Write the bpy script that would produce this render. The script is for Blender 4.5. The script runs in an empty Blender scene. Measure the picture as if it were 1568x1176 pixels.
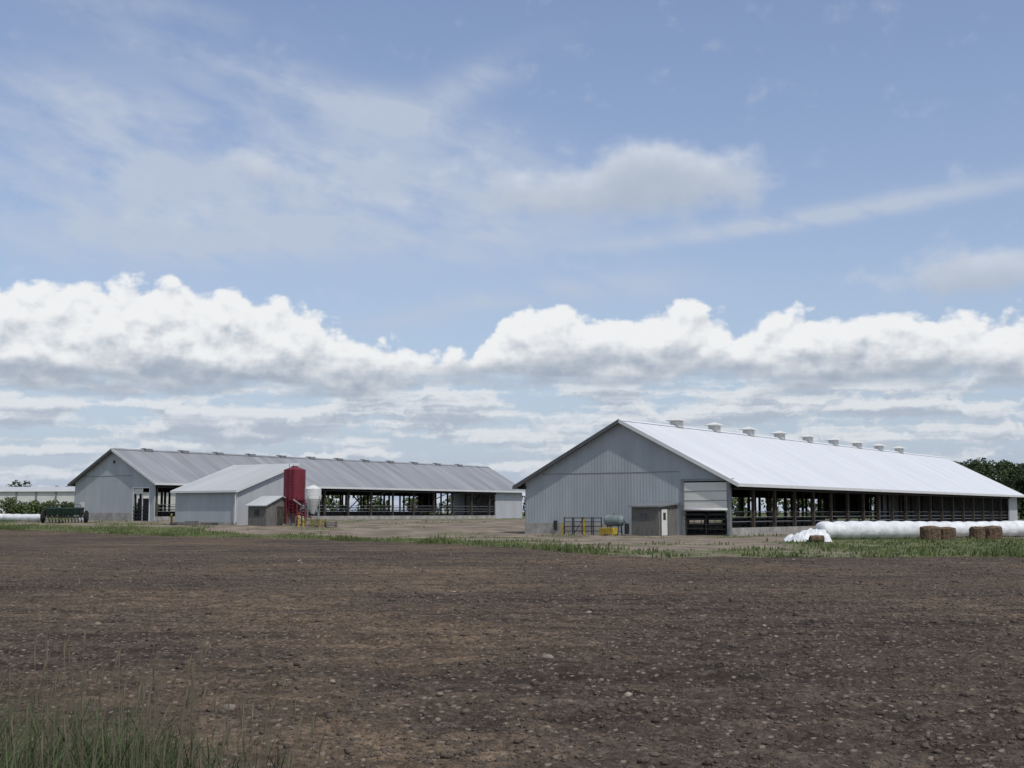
import bpy, math, random
import numpy as np
from mathutils import Vector, Matrix
random.seed(7); rng = np.random.default_rng(7)
scn = bpy.context.scene
scn.view_settings.view_transform = 'Standard'
scn.view_settings.look = 'None'
scn.view_settings.exposure = 0
COL = scn.collection

# ------------------------------------------------------------------ materials
def mat(name, col, rough=0.7, var=0.12, scale=1.5, metallic=0.0, bump=0.0, bscale=20.0,
        rib=None, ribscale=3.3, ribstr=0.3, col2=None, detail=3.0, stretch=(1,1,1)):
    m = bpy.data.materials.new(name); m.use_nodes = True
    nt = m.node_tree; N = nt.nodes; L = nt.links
    b = N['Principled BSDF']; b.inputs['Roughness'].default_value = rough
    b.inputs['Metallic'].default_value = metallic
    b.inputs['Specular IOR Level'].default_value = 0.3
    tc = N.new('ShaderNodeTexCoord')
    mp = N.new('ShaderNodeMapping'); mp.inputs['Scale'].default_value = stretch
    L.new(tc.outputs['Object'], mp.inputs['Vector'])
    nz = N.new('ShaderNodeTexNoise'); nz.inputs['Scale'].default_value = scale
    nz.inputs['Detail'].default_value = detail; nz.inputs['Roughness'].default_value = 0.6
    L.new(mp.outputs[0], nz.inputs['Vector'])
    r = N.new('ShaderNodeValToRGB')
    c2 = col2 if col2 else tuple(c*(1-2*var) for c in col)
    c1 = col if col2 else tuple(min(1, c*(1+var)) for c in col)
    r.color_ramp.elements[0].position = 0.3; r.color_ramp.elements[1].position = 0.7
    r.color_ramp.elements[0].color = (*c2, 1); r.color_ramp.elements[1].color = (*c1, 1)
    L.new(nz.outputs['Fac'], r.inputs['Fac']); L.new(r.outputs[0], b.inputs['Base Color'])
    last = None
    if bump > 0:
        n2 = N.new('ShaderNodeTexNoise'); n2.inputs['Scale'].default_value = bscale; n2.inputs['Detail'].default_value = 4
        L.new(tc.outputs['Object'], n2.inputs['Vector'])
        bp = N.new('ShaderNodeBump'); bp.inputs['Strength'].default_value = bump; bp.inputs['Distance'].default_value = 0.05
        L.new(n2.outputs['Fac'], bp.inputs['Height']); last = bp
    if rib:
        w = N.new('ShaderNodeTexWave'); w.wave_type = 'BANDS'; w.bands_direction = rib
        w.inputs['Scale'].default_value = ribscale / 3.1416 / 2 * 2; w.inputs['Distortion'].default_value = 0
        L.new(tc.outputs['Object'], w.inputs['Vector'])
        bp = N.new('ShaderNodeBump'); bp.inputs['Strength'].default_value = ribstr; bp.inputs['Distance'].default_value = 0.03
        L.new(w.outputs['Fac'], bp.inputs['Height'])
        if last: L.new(last.outputs[0], bp.inputs['Normal'])
        last = bp
    if last: L.new(last.outputs[0], b.inputs['Normal'])
    return m

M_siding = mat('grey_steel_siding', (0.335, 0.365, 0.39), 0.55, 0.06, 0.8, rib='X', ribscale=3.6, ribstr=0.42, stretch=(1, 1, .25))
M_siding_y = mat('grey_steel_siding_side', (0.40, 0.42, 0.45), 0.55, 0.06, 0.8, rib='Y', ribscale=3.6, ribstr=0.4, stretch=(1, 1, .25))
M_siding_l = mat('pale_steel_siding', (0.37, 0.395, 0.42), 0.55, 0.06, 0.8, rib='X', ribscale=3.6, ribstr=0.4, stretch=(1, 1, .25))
M_roofw = mat('white_steel_roof', (0.62, 0.645, 0.675), 0.5, 0.04, 0.7, rib='Y', ribscale=2.2, ribstr=0.4, stretch=(0.15, 1, 0.15))
M_roofg = mat('galvanised_roof', (0.26, 0.27, 0.29), 0.5, 0.14, 0.8, rib='Y', ribscale=2.2, ribstr=0.5, stretch=(0.12, 1, 0.12))
M_roofs = mat('pale_shed_roof', (0.45, 0.465, 0.475), 0.5, 0.06, 0.8, rib='X', ribscale=2.2, ribstr=0.5, stretch=(1, .12, .12))
M_under = mat('roof_underside_shade', (0.030, 0.027, 0.024), 0.9, 0.2, 2)  # near-black colour puts the interior shade into the roof underside
M_conc = mat('concrete', (0.32, 0.31, 0.29), 0.9, 0.18, 1.2, bump=0.3, bscale=8)
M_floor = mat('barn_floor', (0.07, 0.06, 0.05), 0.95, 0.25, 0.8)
M_trim = mat('white_trim', (0.60, 0.61, 0.62), 0.5, 0.04, 1)
M_dtrim = mat('dark_trim', (0.09, 0.095, 0.10), 0.6, 0.1, 1)
M_post = mat('timber_post', (0.07, 0.06, 0.05), 0.9, 0.25, 3)
M_curt = mat('ventilation_curtain', (0.60, 0.60, 0.57), 0.7, 0.05, 0.8, bump=0.3, bscale=3)
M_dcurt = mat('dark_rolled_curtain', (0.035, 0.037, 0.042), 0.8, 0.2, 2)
M_pipe = mat('galvanised_pipe', (0.22, 0.23, 0.24), 0.5, 0.1, 3, metallic=0.3)
M_vent = mat('vent_louvre_steel', (0.42, 0.43, 0.44), 0.5, 0.1, 3)
M_dark = mat('dark_steel', (0.03, 0.032, 0.035), 0.6, 0.2, 3)
M_wood = mat('weathered_boards', (0.19, 0.185, 0.175), 0.9, 0.25, 4, col2=(0.10, 0.094, 0.088), rib='X', ribscale=12, ribstr=0.8, stretch=(3, 3, .3))
M_door = mat('white_door', (0.66, 0.66, 0.64), 0.5, 0.03, 2)
M_glass = mat('dark_glass', (0.03, 0.035, 0.04), 0.1, 0.1, 1)
M_red = mat('faded_red_paint', (0.17, 0.018, 0.032), 0.6, 0.15, 1.2, col2=(0.11, 0.016, 0.026), rib='Z', ribscale=6, ribstr=0.4)
M_fibre = mat('white_bin_steel', (0.60, 0.61, 0.60), 0.4, 0.06, 1.5, rib='Z', ribscale=8, ribstr=0.4)
M_yellow = mat('yellow_paint', (0.42, 0.31, 0.05), 0.6, 0.2, 3)
M_olive = mat('dull_yellow_box', (0.24, 0.20, 0.09), 0.8, 0.2, 3)
M_green = mat('dark_green_machine_paint', (0.014, 0.035, 0.024), 0.5, 0.25, 3)
M_tank = mat('grey_green_tank', (0.17, 0.21, 0.22), 0.45, 0.15, 2)
M_tyre = mat('tyre_rubber', (0.02, 0.02, 0.02), 0.9, 0.2, 5)
M_wrap = mat('white_bale_wrap', (0.67, 0.69, 0.71), 0.4, 0.10, 1.6, bump=1.0, bscale=2.5)
M_bale = mat('old_hay_bale', (0.17, 0.115, 0.075), 0.95, 0.3, 5, col2=(0.05, 0.036, 0.027), bump=1.0, bscale=14)
M_stone = mat('field_stone', (0.22, 0.19, 0.155), 0.95, 0.2, 5, bump=0.5, bscale=25)
M_trunk = mat('bark', (0.06, 0.05, 0.04), 0.95, 0.2, 4)
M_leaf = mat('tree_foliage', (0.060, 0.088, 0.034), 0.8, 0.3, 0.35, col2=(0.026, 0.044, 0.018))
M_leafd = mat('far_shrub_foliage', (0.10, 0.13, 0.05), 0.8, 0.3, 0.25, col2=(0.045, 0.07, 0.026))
M_blade = mat('grass_blades', (0.120, 0.145, 0.052), 0.8, 0.3, 0.25, col2=(0.058, 0.085, 0.026))
M_bladen = mat('tall_grass_blades', (0.085, 0.105, 0.048), 0.8, 0.3, 1.3, col2=(0.035, 0.055, 0.02))
M_seed = mat('grass_seed_heads', (0.15, 0.13, 0.09), 0.8, 0.2, 4)

# ------------------------------------------------------------------ mesh helper
class MB:
    def __init__(s): s.v = []; s.f = []
    def add(s, vs, fs):
        o = len(s.v); s.v += [tuple(v) for v in vs]; s.f += [tuple(i + o for i in f) for f in fs]
    def box(s, x0, x1, y0, y1, z0, z1):
        s.add([(x0,y0,z0),(x1,y0,z0),(x1,y1,z0),(x0,y1,z0),(x0,y0,z1),(x1,y0,z1),(x1,y1,z1),(x0,y1,z1)],
              [(0,3,2,1),(4,5,6,7),(0,1,5,4),(1,2,6,5),(2,3,7,6),(3,0,4,7)])
    def prism(s, poly, y0, y1):
        n = len(poly)
        s.add([(x, y0, z) for x, z in poly] + [(x, y1, z) for x, z in poly],
              [tuple(range(n)), tuple(range(2*n-1, n-1, -1))] + [(i, i+n, (i+1) % n + n, (i+1) % n) for i in range(n)])
    def prismx(s, poly, x0, x1):
        n = len(poly)
        s.add([(x0, y, z) for y, z in poly] + [(x1, y, z) for y, z in poly],
              [tuple(range(n-1, -1, -1)), tuple(range(n, 2*n))] + [(i, (i+1) % n, (i+1) % n + n, i+n) for i in range(n)])
    def cyl(s, p0, p1, r, n=10, r1=None):
        p0 = Vector(p0); p1 = Vector(p1); r1 = r if r1 is None else r1
        d = (p1 - p0).normalized(); a = d.orthogonal().normalized(); b = d.cross(a)
        vs = []
        for p, rr in ((p0, r), (p1, r1)):
            for i in range(n):
                t = 2*math.pi*i/n; vs.append(p + a*math.cos(t)*rr + b*math.sin(t)*rr)
        s.add(vs, [tuple(range(n-1, -1, -1)), tuple(range(n, 2*n))] + [(i, (i+1) % n, (i+1) % n + n, i+n) for i in range(n)])
    def beam(s, p0, p1, w):
        s.cyl(p0, p1, w*0.7, 4)
    def obj(s, name, m, parent=None, bevel=0, smooth=False):
        me = bpy.data.meshes.new(name); me.from_pydata(s.v, [], s.f); me.update()
        me.materials.append(m)
        o = bpy.data.objects.new(name, me); COL.objects.link(o)
        if parent: o.parent = parent
        if bevel:
            md = o.modifiers.new('bevel', 'BEVEL'); md.width = bevel; md.segments = 2; md.limit_method = 'ANGLE'
        if smooth:
            for p in me.polygons: p.use_smooth = True
        return o
def empty(name, loc, rot=0.0):
    e = bpy.data.objects.new(name, None); COL.objects.link(e); e.location = loc; e.rotation_euler = (0, 0, rot)
    e.empty_display_size = 0.5
    return e
def npmesh(name, V, F, m, parent=None, smooth=False):
    me = bpy.data.meshes.new(name)
    k = F.shape[1]
    me.vertices.add(len(V)); me.vertices.foreach_set('co', V.astype(np.float32).ravel())
    me.loops.add(F.size); me.loops.foreach_set('vertex_index', F.astype(np.int32).ravel())
    me.polygons.add(len(F)); me.polygons.foreach_set('loop_start', np.arange(0, F.size, k, dtype=np.int32))
    me.polygons.foreach_set('use_smooth', np.full(len(F), smooth))
    me.materials.append(m); me.update(calc_edges=True); me.validate()
    o = bpy.data.objects.new(name, me); COL.objects.link(o)
    if parent: o.parent = parent
    return o

# ------------------------------------------------------------------ terrain
ROT = math.radians(-34.55)
UX = (math.cos(ROT), math.sin(ROT)); UY = (-math.sin(ROT), math.cos(ROT))
def ss(t):
    t = np.clip(t, 0, 1); return t*t*(3-2*t)
def vn(x, y, seed=0):
    xi = np.floor(x).astype(np.int64); yi = np.floor(y).astype(np.int64); fx = x-xi; fy = y-yi
    fx = fx*fx*(3-2*fx); fy = fy*fy*(3-2*fy)
    def h(a, b):
        k = (a*374761393 + b*668265263 + seed*144269) & 0x7fffffff
        k = ((k ^ (k >> 13))*1274126177) & 0x7fffffff
        return ((k ^ (k >> 16)) & 0xffff)/65535.0
    return (h(xi,yi)*(1-fx)+h(xi+1,yi)*fx)*(1-fy) + (h(xi,yi+1)*(1-fx)+h(xi+1,yi+1)*fx)*fy
RB = dict(o=(1.1, 107.4), W=18.3, L=86.0, z=0.08)
LB = dict(o=(-49.5, 147.7), W=13.5, L=70.4, z=0.88)
FS = dict(o=(-32.7, 126.8), W=8.5, L=7.6, z=0.62)
def local(b, x, y):
    dx = x-b['o'][0]; dy = y-b['o'][1]
    return dx*UX[0]+dy*UX[1], dx*UY[0]+dy*UY[1]
EX = np.array([-400, -80, -44, -26.6, -12.5, -5, 0, 3, 5.6, 21, 60, 400.])
EY = np.array([290, 130, 112, 99, 87, 77, 68, 57, 52, 53, 57, 90.])
def edge(x): return np.interp(x, EX, EY)
def gh(x, y):
    x = np.asarray(x, float); y = np.asarray(y, float)
    z = 0.9*ss((y-92)/48)*(1-0.55*ss((x-10)/40)) + (vn(x/9, y/9, 3)-.5)*0.10*ss((y-45)/30)
    for b in (RB, LB, FS):
        lx, ly = local(b, x, y)
        d = np.maximum(np.maximum(-lx, lx-b['W']), np.maximum(-ly, ly-b['L']))
        k = 1-ss((d-1.5)/5)
        z = z*(1-k)+(b['z']-0.04)*k
    return z
def field_z(x, y):
    rows = np.sin((x*0.30+y*0.954)/0.38*2*np.pi + 3*vn(x/2, y/2, 9))
    f = 1-ss((y-10)/40)
    z = 0.016*rows*f + 0.02*np.sin((x*0.30+y*0.954)/2.9*2*np.pi+2*vn(x/6, y/6, 19))
    z = z + (vn(x/1.9, y/1.9, 1)-.5)*0.045 + (vn(x/.45, y/.45, 2)-.5)*0.05*(1-ss((y-30)/40)) \
        + (vn(x/.14, y/.14, 4)-.5)*0.038*(1-ss((y-12)/25)) + (vn(x/.06, y/.06, 5)-.5)*0.02*(1-ss((y-8)/10))
    return z
def gz(x, y): return float(gh(x, y))

ys = [-80, -30, -10, -3, 0, 2.5, 4.0]
y = 5.0
while y < 45: ys.append(y); y *= 1.0045
while y < 230: ys.append(y); y *= 1.0075
while y < 6000: ys.append(y); y *= 1.07
ys = np.array(ys)
us = list(np.linspace(-0.47, 0.47, 640)); u = 0.48
outer = []
while u < 9: outer.append(u); u *= 1.09
us = np.array([-v for v in reversed(outer)] + us + outer)
Wd = np.maximum(ys, 6.0)
X = us[None, :]*Wd[:, None]; Y = np.repeat(ys[:, None], len(us), 1)
ein = edge(X)-Y + (vn(X/1.6, Y/1.6, 12)-.5)*2.2
fz = field_z(X, np.maximum(Y, 3))
fm = ss(ein/1.5)
Z = gh(X, Y) + fz*fm + (1-fm)*((vn(X/.7, Y/.7, 21)-.5)*0.08)
V = np.stack([X, Y, Z], -1).reshape(-1, 3)
nr, nc = X.shape
idx = np.arange(nr*nc).reshape(nr, nc)
F = np.stack([idx[:-1,:-1], idx[:-1,1:], idx[1:,1:], idx[1:,:-1]], -1).reshape(-1, 4)
infield = ((ein[:-1,:-1] > 0) & (Y[:-1,:-1] > 2)).reshape(-1)
def grass_amount(X, Y):
    e = Y-edge(X); nb = vn(X/4, Y/4, 31); ns = vn(X/1.1, Y/1.1, 32)
    lxL, lyL = local(LB, X, Y)
    g1 = (1-ss((e-9-(nb-.5)*10)/3))*(X < 4)
    gr = 1-ss((e-(26*ss((X-12)/8)+7)-(nb-.5)*9)/6)
    gr = gr*(X >= 4)*np.clip(0.40+0.6*ss((X-13)/6)+(ns-.5)*.9+(nb-.5)*.9, 0, 1)
    g3 = ss((lxL-16.5+(nb-.5)*3)/2)*(1-ss((lxL-26+(nb-.5)*6)/3))*(lyL > 12)
    g4 = ss((Y-200)/30)
    g5 = ss((-47-X)/5+(nb-.5)*1.5)
    g6 = .55*ss((nb-.62)/.1)
    return np.clip(np.maximum.reduce([g1, gr, g3, g4, g5, g6])*(0.7+0.5*ns), 0, 1)
G = grass_amount(X, Y).reshape(-1)
def use_faces(F):
    used = np.unique(F); mp = np.full(nr*nc, -1); mp[used] = np.arange(len(used)); return used, mp[F]

def soil_mat():
    m = bpy.data.materials.new('tilled_soil'); m.use_nodes = True; nt = m.node_tree; N = nt.nodes; L = nt.links
    b = N['Principled BSDF']; b.inputs['Roughness'].default_value = 0.95; b.inputs['Specular IOR Level'].default_value = 0.1
    tc = N.new('ShaderNodeTexCoord')
    def nz(s, d=5, r=.6, vec=None):
        n = N.new('ShaderNodeTexNoise'); n.noise_dimensions = '2D'; n.inputs['Scale'].default_value = s; n.inputs['Detail'].default_value = d; n.inputs['Roughness'].default_value = r
        L.new(vec or tc.outputs['Object'], n.inputs['Vector']); return n.outputs['Fac']
    def ramp(f, p0, c0, p1, c1):
        r = N.new('ShaderNodeValToRGB'); r.color_ramp.elements[0].position = p0; r.color_ramp.elements[1].position = p1
        r.color_ramp.elements[0].color = (*c0, 1); r.color_ramp.elements[1].color = (*c1, 1); L.new(f, r.inputs[0]); return r.outputs[0]
    def mix(f, a, c, mode='MIX'):
        x = N.new('ShaderNodeMix'); x.data_type = 'RGBA'; x.blend_type = mode
        if isinstance(f, float): x.inputs[0].default_value = f
        else: L.new(f, x.inputs[0])
        L.new(a, x.inputs[6]); L.new(c, x.inputs[7]); return x.outputs[2]
    def mapped(rot, sc):
        mp = N.new('ShaderNodeMapping'); mp.inputs['Rotation'].default_value = (0, 0, math.radians(rot)); mp.inputs['Scale'].default_value = sc
        L.new(tc.outputs['Object'], mp.inputs[0]); return mp.outputs[0]
    base = ramp(nz(0.13, 3), .38, (0.078, 0.064, 0.055), .62, (0.130, 0.100, 0.076))
    streak = ramp(nz(1.0, 3, .6, mapped(17, (.08, .8, 1))), .35, (0.74, 0.74, 0.75), .65, (1.16, 1.14, 1.1))
    c = mix(1.0, base, streak, 'MULTIPLY')
    furrow = ramp(nz(1.0, 2, .5, mapped(17, (.10, 3.0, 1))), .38, (0.84, 0.84, 0.84), .62, (1.13, 1.12, 1.10))
    c = mix(1.0, c, furrow, 'MULTIPLY')
    mid = ramp(nz(2.2, 5, .7), .35, (0.66, 0.66, 0.66), .68, (1.32, 1.30, 1.26))
    c = mix(1.0, c, mid, 'MULTIPLY')
    fine = ramp(nz(14, 4, .75), .4, (0.68, 0.68, 0.68), .62, (1.3, 1.28, 1.25))
    c = mix(1.0, c, fine, 'MULTIPLY')
    vo = N.new('ShaderNodeTexVoronoi'); vo.voronoi_dimensions = '2D'; vo.inputs['Scale'].default_value = 4.5; L.new(tc.outputs['Object'], vo.inputs['Vector'])
    sp = ramp(vo.outputs['Distance'], .07, (1, 1, 1), .14, (0, 0, 0))
    lite = N.new('ShaderNodeRGB'); lite.outputs[0].default_value = (0.21, 0.175, 0.14, 1)
    c = mix(sp, c, lite.outputs[0])
    L.new(c, b.inputs['Base Color'])
    bp = N.new('ShaderNodeBump'); bp.inputs['Strength'].default_value = 0.8; bp.inputs['Distance'].default_value = 0.045
    L.new(nz(9, 6, .7), bp.inputs['Height'])
    bp2 = N.new('ShaderNodeBump'); bp2.inputs['Strength'].default_value = 0.6; bp2.inputs['Distance'].default_value = 0.25
    L.new(nz(1.6, 5, .65), bp2.inputs['Height']); L.new(bp.outputs[0], bp2.inputs['Normal'])
    L.new(bp2.outputs[0], b.inputs['Normal'])
    return m
def yard_mat():
    m = bpy.data.materials.new('gravel_and_grass'); m.use_nodes = True; nt = m.node_tree; N = nt.nodes; L = nt.links
    b = N['Principled BSDF']; b.inputs['Roughness'].default_value = 0.95; b.inputs['Specular IOR Level'].default_value = 0.15
    tc = N.new('ShaderNodeTexCoord')
    def nz(s, d=4, r=.65):
        n = N.new('ShaderNodeTexNoise'); n.noise_dimensions = '2D'; n.inputs['Scale'].default_value = s; n.inputs['Detail'].default_value = d; n.inputs['Roughness'].default_value = r
        L.new(tc.outputs['Object'], n.inputs['Vector']); return n.outputs['Fac']
    def ramp(f, p0, c0, p1, c1):
        r = N.new('ShaderNodeValToRGB'); r.color_ramp.elements[0].position = p0; r.color_ramp.elements[1].position = p1
        r.color_ramp.elements[0].color = (*c0, 1); r.color_ramp.elements[1].color = (*c1, 1); L.new(f, r.inputs[0]); return r.outputs[0]
    grav = ramp(nz(0.35), .35, (0.135, 0.112, 0.088), .65, (0.25, 0.21, 0.165))
    gras = ramp(nz(0.6), .35, (0.060, 0.082, 0.028), .65, (0.125, 0.140, 0.055))
    at = N.new('ShaderNodeAttribute'); at.attribute_name = 'grass'
    x = N.new('ShaderNodeMix'); x.data_type = 'RGBA'
    L.new(at.outputs['Fac'], x.inputs[0]); L.new(grav, x.inputs[6]); L.new(gras, x.inputs[7]); L.new(x.outputs[2], b.inputs['Base Color'])
    bp = N.new('ShaderNodeBump'); bp.inputs['Strength'].default_value = 0.7; bp.inputs['Distance'].default_value = 0.1
    L.new(nz(4, 5), bp.inputs['Height']); L.new(bp.outputs[0], b.inputs['Normal'])
    return m
M_soil = soil_mat(); M_yard = yard_mat()
u1, F1 = use_faces(F[infield]); npmesh('tilled_field', V[u1], F1, M_soil)
u2, F2 = use_faces(F[~infield]); og = npmesh('ground', V[u2], F2, M_yard)
at = og.data.attributes.new('grass', 'FLOAT', 'POINT'); at.data.foreach_set('value', G[u2].astype(np.float32))

g_ = (1+5**.5)/2
OV = np.array([[-1,g_,0],[1,g_,0],[-1,-g_,0],[1,-g_,0],[0,-1,g_],[0,1,g_],[0,-1,-g_],[0,1,-g_],[g_,0,-1],[g_,0,1],[-g_,0,-1],[-g_,0,1]], float)/1.9
OF = np.array([[0,11,5],[0,5,1],[0,1,7],[0,7,10],[0,10,11],[1,5,9],[5,11,4],[11,10,2],[10,7,6],[7,1,8],[3,9,4],[3,4,2],[3,2,6],[3,6,8],[3,8,9],[4,9,5],[2,4,11],[6,2,10],[8,6,7],[9,8,1]])
def clods(name, n, ylo, yhi, p, s0, s1, m):
    t = rng.random(n); q = 1-p
    yy = (ylo**q + t*(yhi**q-ylo**q))**(1/q)
    xx = (rng.random(n)-.5)*1.0*yy
    ok = ((edge(xx)-yy) > 0.8) & (rng.random(n) < .35+1.0*(vn(xx/.6, yy/.35, 71) > .45)); xx = xx[ok]; yy = yy[ok]; n = len(xx)
    sz = (s0 + s1*rng.exponential(1, n))*(yy/12)**.45
    sz = np.minimum(sz, 0.05*(yy/12)**.4)
    zz = gh(xx, yy)+field_z(xx, yy)+sz*0.05
    P = OV[None]*(0.6+0.7*rng.random((n, 12, 1))) + (rng.random((n, 12, 3))-.5)*.45
    P = P*np.stack([sz*(.8+.6*rng.random(n)), sz*(.8+.6*rng.random(n)), sz*(.55+.4*rng.random(n))], -1)[:, None, :]
    a = rng.random(n)*6.28; c = np.cos(a)[:, None]; s = np.sin(a)[:, None]
    P = np.stack([P[..., 0]*c-P[..., 1]*s, P[..., 0]*s+P[..., 1]*c, P[..., 2]], -1) + np.stack([xx, yy, zz], -1)[:, None, :]
    Fc = (OF[None]+(np.arange(n)*12)[:, None, None]).reshape(-1, 3)
    return npmesh(name, P.reshape(-1, 3), Fc, m, smooth=True)
M_clod = mat('soil_clods', (0.165, 0.130, 0.102), 0.95, .3, 7, col2=(0.075, 0.060, 0.050), detail=2, bump=.8, bscale=60)
M_peb = mat('pale_pebbles', (0.25, 0.21, 0.17), 0.95, .3, 9, detail=2)
clods('soil_clods', 90000, 6.5, 62, 0.75, .005, .0080, M_clod)
clods('field_pebbles', 4000, 6.5, 62, 0.4, .004, .005, M_peb)
mb = MB()
for (sx, sy, r) in [(0.44, 16.4, .065), (-2.6, 12.2, .05), (-1.9, 14.0, .03), (-0.7, 12.9, .03), (-6.6, 21, .05), (3.8, 19, .03)]:
    z = gz(sx, sy)+float(field_z(np.array(sx), np.array(sy)))+r*.35
    n = 9; vs = []; fs = []
    for i in range(6):
        ph = math.pi*(i+.5)/6
        for j in range(n):
            k = r*(0.85+random.random()*.3); th = 2*math.pi*j/n
            vs.append((sx+k*1.25*math.sin(ph)*math.cos(th), sy+k*math.sin(ph)*math.sin(th), z+k*.75*math.cos(ph)))
    for i in range(5):
        for j in range(n): fs.append((i*n+j, (i+1)*n+j, (i+1)*n+(j+1) % n, i*n+(j+1) % n))
    fs.append(tuple(range(n))); fs.append(tuple(reversed(range(5*n, 6*n))))
    mb.add(vs, fs)
mb.obj('field_stones', M_stone, smooth=True)

# ------------------------------------------------------------------ grass
def blades(name, xx, yy, hh, ww, m, lean=.35, segs=2):
    n = len(xx); zz = gh(xx, yy)-0.02
    a = rng.random(n)*6.283; la = rng.random(n)*6.283; ll = hh*lean*rng.random(n)
    wx = np.cos(a)*ww/2; wy = np.sin(a)*ww/2
    Vs = []
    for i in range(segs):
        t = i/segs; bx = xx+np.cos(la)*ll*t*t; by = yy+np.sin(la)*ll*t*t; bz = zz+hh*t
        w = 1-t*.5
        Vs += [np.stack([bx-wx*w, by-wy*w, bz], -1), np.stack([bx+wx*w, by+wy*w, bz], -1)]
    Vs.append(np.stack([xx+np.cos(la)*ll, yy+np.sin(la)*ll, zz+hh], -1))
    k = 2*segs+1; P = np.stack(Vs, 1).reshape(-1, 3)
    tri = []
    for i in range(segs-1):
        tri += [[2*i, 2*i+1, 2*i+3], [2*i, 2*i+3, 2*i+2]]
    tri.append([2*segs-2, 2*segs-1, 2*segs])
    Fc = (np.array(tri)[None]+(np.arange(n)*k)[:, None, None]).reshape(-1, 3)
    return npmesh(name, P, Fc, m)
n = 80000
yy = 49+rng.random(n)*95; xx = (rng.random(n)-.5)*1.0*yy
g = grass_amount(xx, yy); clump = vn(xx/1.3, yy/1.3, 55); e_ = yy-edge(xx)
lx, ly = local(RB, xx, yy); inb = (lx > -1) & (lx < 19.5) & (ly > -1) & (ly < 87)
lx, ly = local(LB, xx, yy); inb |= (lx > -1) & (lx < 15) & (ly > -1)
lx, ly = local(FS, xx, yy); inb |= (lx > -.5) & (lx < 9) & (ly > -.5) & (ly < 8)
ok = (e_ > -1) & (rng.random(n) < g*1.1*(clump > .36)) & (~inb)
xx = xx[ok]; yy = yy[ok]; clump = clump[ok]
blades('grass_verge', xx, yy, (.07+.30*np.clip(clump-.33, 0, 1)*rng.random(len(xx))*1.7), .05+.05*rng.random(len(xx)), M_blade)
n = 11000
xx = -46+rng.random(n)*80; yy = edge(xx)+rng.normal(0, 1, n)**2*1.4-.3
cl = vn(xx/2.2, yy/6, 77); ok = rng.random(n) < (cl > .50)*np.where(xx > 3, .35, .9); xx = xx[ok]; yy = yy[ok]; cl = cl[ok]
blades('weed_clumps', xx, yy, .10+.7*(cl-.5)*(.5+rng.random(len(xx)))*1.4, .05+.05*rng.random(len(xx)), M_blade)
n = 13000
xx = -0.75-rng.random(n)**.8*4.2; yy = 5.2+rng.random(n)*3.2
den = np.clip((-xx*6/yy-0.7)/1.5, 0.04, 1)**1.4; cl = vn(xx/.3, yy/.3, 91)
ok = rng.random(n) < den*(.18+1.0*(cl > .5)); xx = xx[ok]; yy = yy[ok]; den = den[ok]
blades('tall_grass', xx, yy, (.54+.50*np.clip(den, 0, .8)*(.6+.4*rng.random(len(xx)))-.12*(yy-5.2)*.35)*(.70+.38*rng.random(len(xx))), .005+.006*rng.random(len(xx)), M_bladen, lean=.75, segs=4)
mb = MB()
for i in range(150):
    t = random.random(); x = -0.8-2.6*t**.8; y = 5.4+random.random()*1.6
    h = .74+.30*min(1, (-x-.7)/1.5)+random.uniform(-.16, .08); z = gz(x, y)
    tx = x+random.uniform(-.15, .25); ty = y+random.uniform(-.1, .1)
    mb.cyl((x, y, z), (tx, ty, z+h), .0018, 4)
    d = Vector((tx-x, ty-y, h)).normalized(); p = Vector((tx, ty, z+h))
    mb.cyl(p, p+d*.04, .003, 5, .006); mb.cyl(p+d*.04, p+d*.11+Vector((.01, 0, 0)), .006, 5, .001)
mb.obj('grass_seed_heads', M_seed)

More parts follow.
